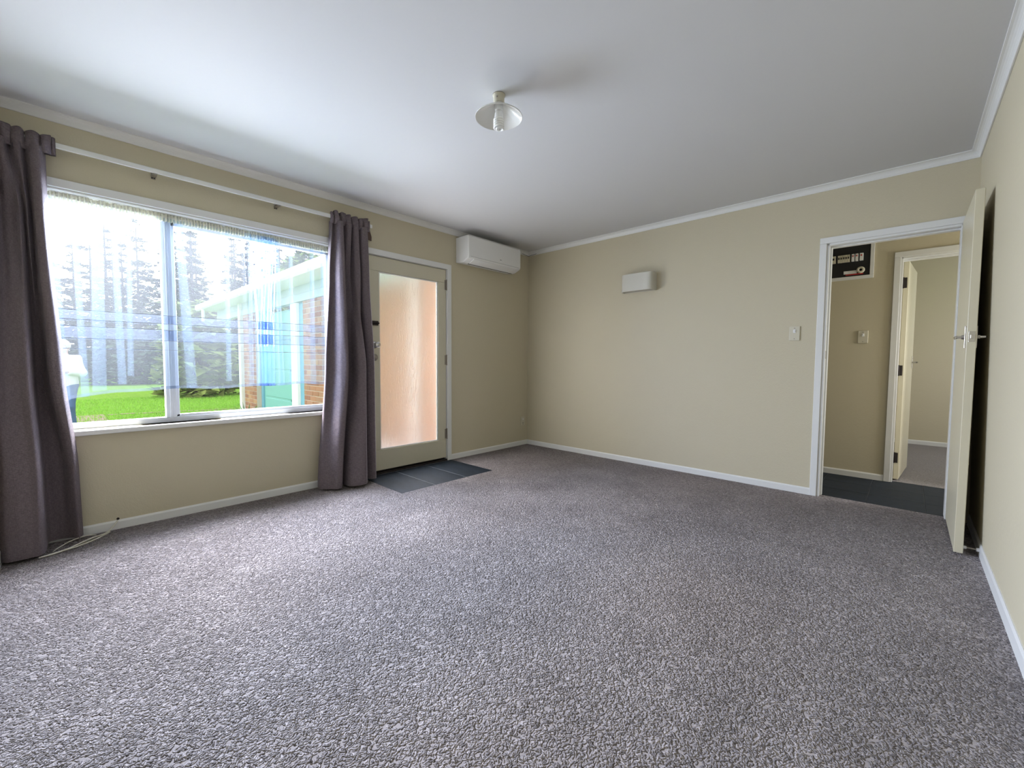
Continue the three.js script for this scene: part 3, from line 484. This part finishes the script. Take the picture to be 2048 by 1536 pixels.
// grass blades along the nearer strip
{
  const blade = new THREE.BufferGeometry(); blade.setAttribute('position', new THREE.Float32BufferAttribute([-0.004, 0, 0, 0.004, 0, 0, 0.0, 1, 0.3], 3)); blade.setAttribute('uv', new THREE.Float32BufferAttribute([0, 0, 1, 0, 0.5, 1], 2)); blade.computeVertexNormals();
  const N = 26000, im = new THREE.InstancedMesh(blade, mat(lin(0.27, 0.54, 0.05), 0.8, { side: THREE.DoubleSide, transmission: 0.3, thickness: 0 }), N), M = new THREE.Matrix4(), q = new THREE.Quaternion(), c = new THREE.Color();
  for (let i = 0; i < N; i++) { const x = -7.5 - 9 * Math.pow(rnd(), 1.3), z = rr(-1.2, 4.6); q.setFromEuler(new THREE.Euler(rr(-.3, .3), rr(0, 6.28), rr(-.3, .3))); const h = rr(0.03, 0.07); M.compose(new THREE.Vector3(x, GY, z), q, new THREE.Vector3(2.2, h, h)); im.setMatrixAt(i, M); const v = rr(0.75, 1.2); im.setColorAt(i, c.setRGB(v, v * rr(0.95, 1.05), v)); }
  im.name = 'grass_blades'; im.userData.kind = 'stuff'; im.userData.label = 'bright green grass blades of the lawn beyond the window'; im.userData.category = 'grass'; im.castShadow = true; scene.add(im);
}
// ---------- the wing of the house ----------
{
  const t = thing('house_wing', 'low house wing with brick piers, teal doors and white gutter outside the window', 'house', [0, 0, 0]);
  const brickMats = [[.38, .19, .11], [.43, .22, .13], [.33, .155, .10], [.41, .23, .14], [.47, .28, .15]].map((c) => mat(lin(...c), 0.9, { bumpMap: withRepeat(rollerTex, 3), bumpScale: 0.003 }));
  const mortar = mat(lin(0.50, 0.44, 0.37), 0.95), pale = mat(lin(0.40, 0.50, 0.58), 0.6), whiteP = mat(lin(0.72, 0.74, 0.74), 0.45), teal = mat(lin(0.16, 0.43, 0.40), 0.5), blue = mat(lin(0.14, 0.36, 0.50), 0.5), roofM = mat(lin(0.35, 0.36, 0.37), 0.7);
  const ZW = 1.2, BH = 0.076, BP = 0.086, BL = 0.23, BQ = 0.24;
  const bg = new RoundedBoxGeometry(BL, BH, 0.09, 1, 0.004), half = new RoundedBoxGeometry(BL / 2 - 0.005, BH, 0.09, 1, 0.004);
  function bricks(name, x0, x1, y0, y1, single) {
    const p = part(name, t); mesh('mortar', box(x0 + 0.006, x1 - 0.006, y0, y1, ZW - 0.105, ZW - 0.007, 0), mortar, p);
    const rest = [];
    for (let r = 0, y = y0 + BP / 2; y < y1; r++, y += BP) for (let x = x0 + (r % 2 ? 0 : 0); x < x1 - 0.02;) {
      const first = x === x0, w = (first && r % 2) || x + BL > x1 + 0.02 ? BL / 2 - 0.005 : BL, g = w < BL ? half : bg, px = x + w / 2, pz = ZW - 0.045 + rr(-0.002, 0.002);
      if (single(px, y)) { const b = mesh('brick', g, brickMats[Math.floor(rnd() * 5)], p); b.position.set(px, y, pz); } else rest.push(g.clone().translate(px, y, pz));
      x += w + 0.01;
    }
    if (rest.length) mesh('further_bricks', rest, brickMats[0], p).userData.kind = 'stuff';
  }
  bricks('brick_pier', -7.47, -6.62, GY, 2.05, (x, y) => y > -0.3);
  bricks('brick_wall', -4.03, -0.14, GY, 2.05, (x, y) => x < -2.9 && y > 0);
  mesh('support_post', box(-7.66, -7.50, GY, 2.33, ZW - 0.06, ZW + 0.06, 0.006), whiteP, t);
  mesh('garage_door', [box(-6.62, -5.0, GY, 2.0, ZW - 0.16, ZW - 0.12, 0.004), ...[0, 1, 2, 3].map((k) => box(-6.4, -4.82, GY + 0.05 + k * 0.57, GY + 0.58 + k * 0.57, ZW - 0.13, ZW - 0.11, 0.008))], teal, t);
  mesh('door_jamb', [box(-6.62, -6.5, GY, 2.05, ZW - 0.15, ZW - 0.09, 0.004)], blue, t);
  mesh('corner_post', [box(-4.45 - 0.16, -4.45 + 0.12, GY, 2.05, ZW - 0.12, ZW, 0.006), box(-4.36, -4.345, GY, 2.05, ZW - 0.1, ZW + 0.01, 0.003)], whiteP, t);
  mesh('side_panel', [box(-4.33, -4.03, GY, 2.05, ZW - 0.14, ZW - 0.05, 0.004)], blue, t);
  for (let k = 0; k < 2; k++) mesh('fascia_board', box(-9.7, -0.14, 2.05 + k * 0.135, 2.18 + k * 0.14, ZW - 0.1, ZW + 0.01 + 0.012 * (1 - k), 0.004), pale, t);
  mesh('rear_wall', box(-7.5, -0.14, GY, 2.33, -1.6, -1.5, 0), pale, t);
  mesh('soffit', box(-9.9, -0.14, 2.32, 2.34, ZW - 0.3, 1.56, 0.003), whiteP, t);
  mesh('gutter', prism([[-1.56, 2.30], [-1.60, 2.30], [-1.635, 2.33], [-1.635, 2.435], [-1.625, 2.435], [-1.62, 2.34], [-1.56, 2.34]], 9.8, 'x').translate(-9.95, 0, 0), whiteP, t);
  for (let k = 0; k < 9; k++) mesh('gutter_bracket', box(-9.3 + k * 1.1, -9.27 + k * 1.1, 2.295, 2.437, 1.632, 1.642, 0.002), alu, t);
  mesh('roof', prism([[-1.60, 2.40], [1.7, 3.05 - 0.1], [1.7, 2.87], [-1.56, 2.34]].map(([a, b]) => [a, b]), 9.8, 'x').translate(-9.9, 0, 0), roofM, t);
  mesh('downpipe', [cyl(0.035, 0.035, 2.55, 14).translate(-0.62, 1.02, ZW + 0.05), cyl(0.035, 0.035, 0.35, 14).translate(-9.35, 2.18, 1.58)], whiteP, t);
}
structure('porch_step', box(-1.7, -0.14, GY, -0.05, 1.22, 2.5, 0.01), mat(lin(0.42, 0.41, 0.42), 0.9));
// ---------- strap-leaved plant by the pier ----------
{
  const t = thing('garden_plant', 'green strap-leaved plant by the brick pier outside the window', 'plant', [-5.35, GY, 1.73]);
  const leafM = [lin(0.05, 0.20, 0.05), lin(0.08, 0.28, 0.04), lin(0.04, 0.15, 0.06)].map((c) => mat(c, 0.45, { side: THREE.DoubleSide, transmission: 0.15, thickness: 0 }));
  for (let k = 0; k < 22; k++) {
    const a = k * 2.4, len = rr(0.42, 0.62), lean = rr(0.10, 0.42), pos = [], idx = [], N = 8, w0 = rr(0.022, 0.035);
    for (let i = 0; i <= N; i++) { const s = i / N, r = lean * s * s * 0.9 + 0.02 + s * 0.05, y = len * (s - 0.18 * s * s * lean * 2), w = w0 * Math.sin(Math.min(1, 0.25 + s * 0.8) * Math.PI) * (1 - s * 0.2) + 0.001; for (const q of [-1, 0, 1]) pos.push(Math.cos(a) * r - Math.sin(a) * w * q, y + 0.008 * Math.abs(q), Math.sin(a) * r + Math.cos(a) * w * q); }
    for (let i = 0; i < N; i++) for (const q of [0, 1]) { const b = i * 3 + q; idx.push(b, b + 1, b + 3, b + 1, b + 4, b + 3); }
    const g = new THREE.BufferGeometry(); g.setAttribute('position', new THREE.Float32BufferAttribute(pos, 3)); g.setIndex(idx); g.computeVertexNormals(); mesh('leaf', g, leafM[k % 3], t);
  }
}
// ---------- trees ----------
const needleMats = [lin(0.035, 0.06, 0.035), lin(0.045, 0.075, 0.03), lin(0.09, 0.12, 0.03)].map((c) => mat(c, 0.9, { side: THREE.DoubleSide }));
const barkMat = mat(lin(0.05, 0.045, 0.042), 0.95);
function tufts(list) { // list of [x,y,z,size,flat]; each a handful of ragged leaf triangles
  const pos = [];
  for (const [x, y, z, s, fl] of list) for (let k = 0; k < 5; k++) {
    const a = rnd() * 6.283, b = a + rr(0.5, 1.6), c = b + rr(0.6, 2), r = () => s * rr(0.5, 1.1), h = () => s * fl * rr(-0.5, 0.6), ox = s * rr(-.4, .4), oz = s * rr(-.4, .4), oy = s * fl * rr(-.3, .3);
    for (const q of [a, b, c]) { const d = r(); pos.push(x + ox + Math.cos(q) * d, y + oy + h(), z + oz + Math.sin(q) * d); }
  }
  const g = new THREE.BufferGeometry(); g.setAttribute('position', new THREE.Float32BufferAttribute(pos, 3)); g.computeVertexNormals(); return g;
}
function conifer(h, spread, sparse, taper) {
  const list = [], limbs = [];
  const n = Math.round(h * 1.5);
  for (let k = 0; k < n; k++) {
    const q = (k + rr(0, 0.6)) / n, y = h * lerp(0.06, 0.99, q), R = spread * Math.pow(1 - q, taper) * rr(0.7, 1.15) + 0.15, m = 4 + Math.floor(rnd() * 3);
    for (let j = 0; j < m; j++) {
      if (rnd() < sparse * q * 1.3) continue;
      const a = rnd() * 6.283, droop = rr(-0.2, 0.12) * R;
      if (j < 2) limbs.push(new THREE.CylinderGeometry(0.01, 0.03, R, 4, 1).rotateZ(-Math.PI / 2).translate(R / 2, 0, 0).rotateZ(droop / R).rotateY(a).translate(0, y, 0));
      const c = Math.max(2, Math.round(R * 3.4));
      for (let i = 0; i < c; i++) { const s = (i + 0.8) / c, b = a + rr(-0.35, 0.35); list.push([Math.cos(b) * R * s, y + droop * s + rr(-0.12, 0.12), -Math.sin(b) * R * s, rr(0.42, 0.75) * (0.55 + 0.5 * R / spread), 0.42]); }
    }
  }
  const tr = new THREE.CylinderGeometry(0.03, 0.16 + h * 0.008, h * 1.0, 8, 4).translate(0, h / 2, 0);
  return { foliage: tufts(list), limbs: merge(limbs), trunk: tr };
}
const kinds = [conifer(11.5, 2.6, 0.28, 0.8), conifer(11, 2.3, 0.42, 0.6), conifer(12, 2.4, 0.18, 1.0), conifer(10.5, 2.9, 0.2, 0.55)];
function pine(kind, x, z, s, m, label, group) {
  const t = thing('pine_tree', label, 'tree', [x, GY, z], group), k = kinds[kind]; t.rotation.y = rnd() * 6.28; t.scale.setScalar(s);
  mesh('trunk', [k.trunk.clone()], barkMat, t); mesh('limbs', k.limbs, barkMat, t); mesh('foliage', k.foliage, needleMats[m], t).userData.kind = 'stuff'; return t;
}
const dark = 'tall dark pine with sparse layered branches at the far edge of the lawn', darkG = 'dark pines along the far edge of the lawn';
const kOf = (z) => z > 2.5 ? 0.187 : z > 1 ? 0.198 : z > -1 ? 0.212 : 0.245;                       // how far the crowns rise above eye level, per metre away
const heights = [11.5, 11, 12, 10.5], placed = [];
function grow(kind, x, z, k, m, label, group) {
  const s = (1.36 + k * (3.515 - x)) / heights[kind]; placed.push([x, z]);
  const t = pine(kind, x, z, 1, m, label, group); t.scale.set(0.78, s, 0.78); return t;
}
grow(2, -40.5, 1.55, 0.232, 0, 'pointed pine with the sharpest top against the white sky');
grow(3, -38.5, -2.1, 0.216, 2, 'yellowish green pine just left of the window mullion');
grow(1, -38, 4.9, 0.212, 0, 'slender bare-topped pine nearest the near curtain');
for (let r = 0; r < 6; r++) for (let c = 0; c < 6; c++) {
  const x = -33.5 - r * 4.6 + rr(-0.4, 0.4), z = 7.4 - c * 4.9 - (r % 2) * 2.45 + rr(-0.15, 0.15) - (r > 3 ? 2 : 0);
  if (placed.some(([a, b]) => Math.hypot(a - x, b - z) < 3.9)) continue;
  grow([0, 3, 1, 0, 2, 3][(r + c * 2) % 6], x, z, kOf(z * 0.9) * rr(0.84, 1.06), Math.floor(rnd() * 2), dark, darkG);
}
function bush(x, z, r, h, c, label, group) {
  const t = thing('garden_shrub', label, 'shrub', [x, GY, z], group), list = [];
  for (let i = 0; i < r * h * 90; i++) { const a = rnd() * 6.283, v = Math.pow(rnd(), 0.8), q = Math.sqrt(Math.max(0, 1 - Math.pow(v * 1.02 - 0.25, 2) * 1.6)) * rr(0.75, 1.05); list.push([Math.cos(a) * r * q, v * h, Math.sin(a) * r * q, rr(0.18, 0.34), 0.8]); }
  for (let i = 0; i < r * h * 30; i++) { const a = rnd() * 6.283, q = Math.sqrt(rnd()) * 0.7; list.push([Math.cos(a) * r * q, rnd() * h * 0.9, Math.sin(a) * r * q, rr(0.3, 0.5), 0.8]); }
  mesh('foliage', tufts(list), mat(c, 0.9, { side: THREE.DoubleSide }), t).userData.kind = 'stuff';
  mesh('stem', [0, 1, 2].map((k) => new THREE.CylinderGeometry(0.03, 0.07, h * 0.8, 6).rotateZ((k - 1) * 0.25).translate((k - 1) * 0.15, h * 0.4, (k % 2) * 0.1)), barkMat, t);
}
bush(-16, -3.6, 1.9, 5.9, lin(0.20, 0.27, 0.06), 'large yellow-green tree rising behind the roof of the house wing');
bush(-16, 0.5, 1.2, 3.5, lin(0.20, 0.26, 0.06), 'yellow-green shrub at the far end of the white gutter');
for (const [z, h] of [[5.6, 2.7], [1.2, 2.9], [-3.4, 3.1], [-8.0, 3.4], [-12.6, 3.5]])
  bush(-28.2, z, 1.9, h, lin(0.05, 0.085, 0.045), 'dark rounded shrub in front of the pines at the far edge of the lawn', 'dark shrubs below the pines');
// ---------- the person outside ----------
{
  const V3 = (a) => new THREE.Vector3(...a);
  const cone = (a, b, ra, rb) => { const A = V3(a), B = V3(b), d = B.clone().sub(A), L = d.lengthSq(); return (x, y, z) => { const px = x - A.x, py = y - A.y, pz = z - A.z; let t = (px * d.x + py * d.y + pz * d.z) / L; t = t < 0 ? 0 : t > 1 ? 1 : t; const qx = px - d.x * t, qy = py - d.y * t, qz = pz - d.z * t; return Math.sqrt(qx * qx + qy * qy + qz * qz) - (ra + (rb - ra) * t); }; };
  const ell = (c, r) => (x, y, z) => { const a = (x - c[0]) / r[0], b = (y - c[1]) / r[1], d = (z - c[2]) / r[2], k = Math.sqrt(a * a + b * b + d * d); return (k - 1) * Math.min(...r); };
  const blend = (fs, k) => (x, y, z) => { let s = 0; for (const f of fs) s += Math.exp(-f(x, y, z) / k); return -k * Math.log(s); };
  function surface(f, c, half, res) {
    const mc = new MarchingCubes(res, new THREE.MeshStandardMaterial(), false, false, 400000); mc.isolation = 0;
    const hs = res / 2; for (let k = 0; k < res; k++) for (let j = 0; j < res; j++) for (let i = 0; i < res; i++) mc.field[i + j * res + k * res * res] = -f(c[0] + (i - hs) / hs * half[0], c[1] + (j - hs) / hs * half[1], c[2] + (k - hs) / hs * half[2]);
    mc.update(); const n = mc.count ?? mc.geometry.drawRange.count, p = mc.positionArray.slice(0, n * 3), g = new THREE.BufferGeometry();
    for (let i = 0; i < n; i++) for (let a = 0; a < 3; a++) p[i * 3 + a] = c[a] + p[i * 3 + a] * half[a];
    g.setAttribute('position', new THREE.BufferAttribute(p, 3)); const m = mergeVertices(g, 1e-4); m.computeVertexNormals(); return m;
  }
  // local axes: faces +x, y up, ground at 0
  const legL = [[0, 0.86, 0.085], [0.02, 0.47, 0.10], [-0.02, 0.09, 0.10]], legR = [[0, 0.86, -0.085], [0.09, 0.48, -0.10], [0.03, 0.09, -0.11]];
  const shL = [0, 1.36, 0.17], elL = [-0.02, 1.10, 0.25], wrL = [0.19, 1.09, 0.12], shR = [0, 1.36, -0.17], elR = [-0.02, 1.10, -0.25], wrR = [0.20, 1.12, -0.10];
  const legs = [cone(legL[0], legL[1], 0.082, 0.056), cone(legL[1], legL[2], 0.056, 0.038), cone(legR[0], legR[1], 0.082, 0.056), cone(legR[1], legR[2], 0.056, 0.038), cone([0, 0.90, 0.06], [0, 0.90, -0.06], 0.10, 0.10)];
  const torso = [ell([0, 1.0, 0], [0.105, 0.17, 0.15]), ell([0, 1.22, 0], [0.11, 0.19, 0.165]), cone(shL, shR, 0.062, 0.062)];
  const arms = [cone(shL, elL, 0.052, 0.040), cone(elL, wrL, 0.040, 0.026), cone(shR, elR, 0.052, 0.040), cone(elR, wrR, 0.040, 0.026)];
  const head = blend([ell([0.015, 1.575, 0], [0.092, 0.115, 0.074]), ell([0.035, 1.53, 0], [0.066, 0.07, 0.055]), cone([-0.01, 1.36, 0], [0.0, 1.50, 0], 0.056, 0.050), ell([0.108, 1.555, 0], [0.014, 0.022, 0.013]), ell([0, 1.56, 0.078], [0.018, 0.03, 0.008]), ell([0, 1.56, -0.078], [0.018, 0.03, 0.008]), ell([0.095, 1.522, 0], [0.010, 0.007, 0.022])], 0.006);
  function hand(w, s) { // palm, four fingers closing on the held card, thumb from the side
    const fs = [ell([w[0] + 0.045, w[1], w[2] - s * 0.012], [0.045, 0.030, 0.016]), cone(w, [w[0] + 0.03, w[1], w[2] - s * 0.008], 0.025, 0.024)];
    for (let k = 0; k < 4; k++) { const y = w[1] + 0.024 - k * 0.016, L = [0.034, 0.039, 0.036, 0.028][k], b = [w[0] + 0.085, y, w[2] - s * 0.016], m = [b[0] + L * 0.8, y, b[2] - s * 0.014]; fs.push(cone(b, m, 0.009, 0.008), cone(m, [m[0] + L * 0.25, y, m[2] - s * 0.024], 0.008, 0.007)); }
    fs.push(cone([w[0] + 0.03, w[1] + 0.022, w[2] - s * 0.012], [w[0] + 0.058, w[1] + 0.048, w[2] - s * 0.024], 0.011, 0.009), cone([w[0] + 0.058, w[1] + 0.048, w[2] - s * 0.024], [w[0] + 0.082, w[1] + 0.05, w[2] - s * 0.034], 0.009, 0.008)); return blend(fs, 0.0025);
  }
  const body = blend([...legs, ...torso, ...arms], 0.016), skin = mat(lin(0.50, 0.30, 0.22), 0.6);
  const t = thing('person', 'grey-haired person in pale top and blue jeans standing on the lawn outside', 'person', [-7.75, GY + 0.012, 4.0]); t.rotation.y = -0.55;
  const bodyGeo = mergeGeometries([surface(blend([...legs, ...torso, ...arms, cone([-0.01, 1.36, 0], [0, 1.46, 0], 0.056, 0.05)], 0.014), [0, 0.75, 0], [0.32, 0.78, 0.34], 88), surface(head, [0.02, 1.53, 0], [0.16, 0.19, 0.16], 64), surface(hand(wrL, 1), [wrL[0] + 0.06, wrL[1], wrL[2]], [0.11, 0.08, 0.09], 56), surface(hand(wrR, -1), [wrR[0] + 0.06, wrR[1], wrR[2]], [0.11, 0.08, 0.09], 56)].map((g) => { const e = g.toNonIndexed(); return e; }));
  mesh('body', bodyGeo, skin, t);
  const grow = (f, d, clip) => (x, y, z) => Math.max(f(x, y, z) - d, clip(x, y, z));
  mesh('top', surface(grow(blend([...torso, ...arms.slice(0, 4), legs[4]], 0.02), 0.016, (x, y, z) => Math.max(0.82 - y, y - 1.43, x - 0.16)), [0, 1.12, 0], [0.3, 0.36, 0.34], 72), mat(lin(0.62, 0.60, 0.58), 0.9), t);
  mesh('jeans', surface(grow(blend(legs, 0.016), 0.012, (x, y) => Math.max(0.07 - y, y - 0.97)), [0.02, 0.52, 0], [0.24, 0.5, 0.26], 72), mat(lin(0.07, 0.12, 0.26), 0.9), t);
  mesh('hair', surface((x, y, z) => Math.max(ell([0.0, 1.60, 0], [0.108, 0.112, 0.09])(x, y, z), -(ell([0.075, 1.555, 0], [0.075, 0.085, 0.075])(x, y, z)), 1.52 - y), [0, 1.6, 0], [0.14, 0.14, 0.14], 48), mat(lin(0.50, 0.49, 0.47), 0.8), t);
  mesh('shoe', surface(blend([ell([0.03, 0.035, 0.10], [0.125, 0.045, 0.045]), ell([-0.03, 0.06, 0.10], [0.06, 0.055, 0.042])], 0.01), [0.03, 0.05, 0.1], [0.17, 0.09, 0.09], 40), mat(lin(0.6, 0.6, 0.6), 0.7), t);
  mesh('shoe', surface(blend([ell([0.08, 0.035, -0.11], [0.125, 0.045, 0.045]), ell([0.02, 0.06, -0.11], [0.06, 0.055, 0.042])], 0.01), [0.08, 0.05, -0.11], [0.17, 0.09, 0.09], 40), mat(lin(0.6, 0.6, 0.6), 0.7), t);
  for (const z of [0.032, -0.032]) mesh('eye', new THREE.SphereGeometry(0.011, 10, 8).translate(0.096, 1.578, z), mat(lin(0.12, 0.1, 0.09), 0.2), t);
  const c = thing('notepad', 'white notepad held in the hands of the person outside', 'notepad', [-7.75, GY + 0.012, 4.0]); c.rotation.y = -0.55;
  mesh('pages', new RoundedBoxGeometry(0.16, 0.014, 0.2, 1, 0.003).rotateZ(0.35).translate(0.315, 1.125, 0.005), mat(lin(0.75, 0.75, 0.73), 0.8), c);
  mesh('cover', new RoundedBoxGeometry(0.165, 0.004, 0.205, 1, 0.0015).rotateZ(0.35).translate(0.318, 1.115, 0.005), mat(lin(0.2, 0.2, 0.22), 0.6), c);
}
renderer.render(scene, camera);
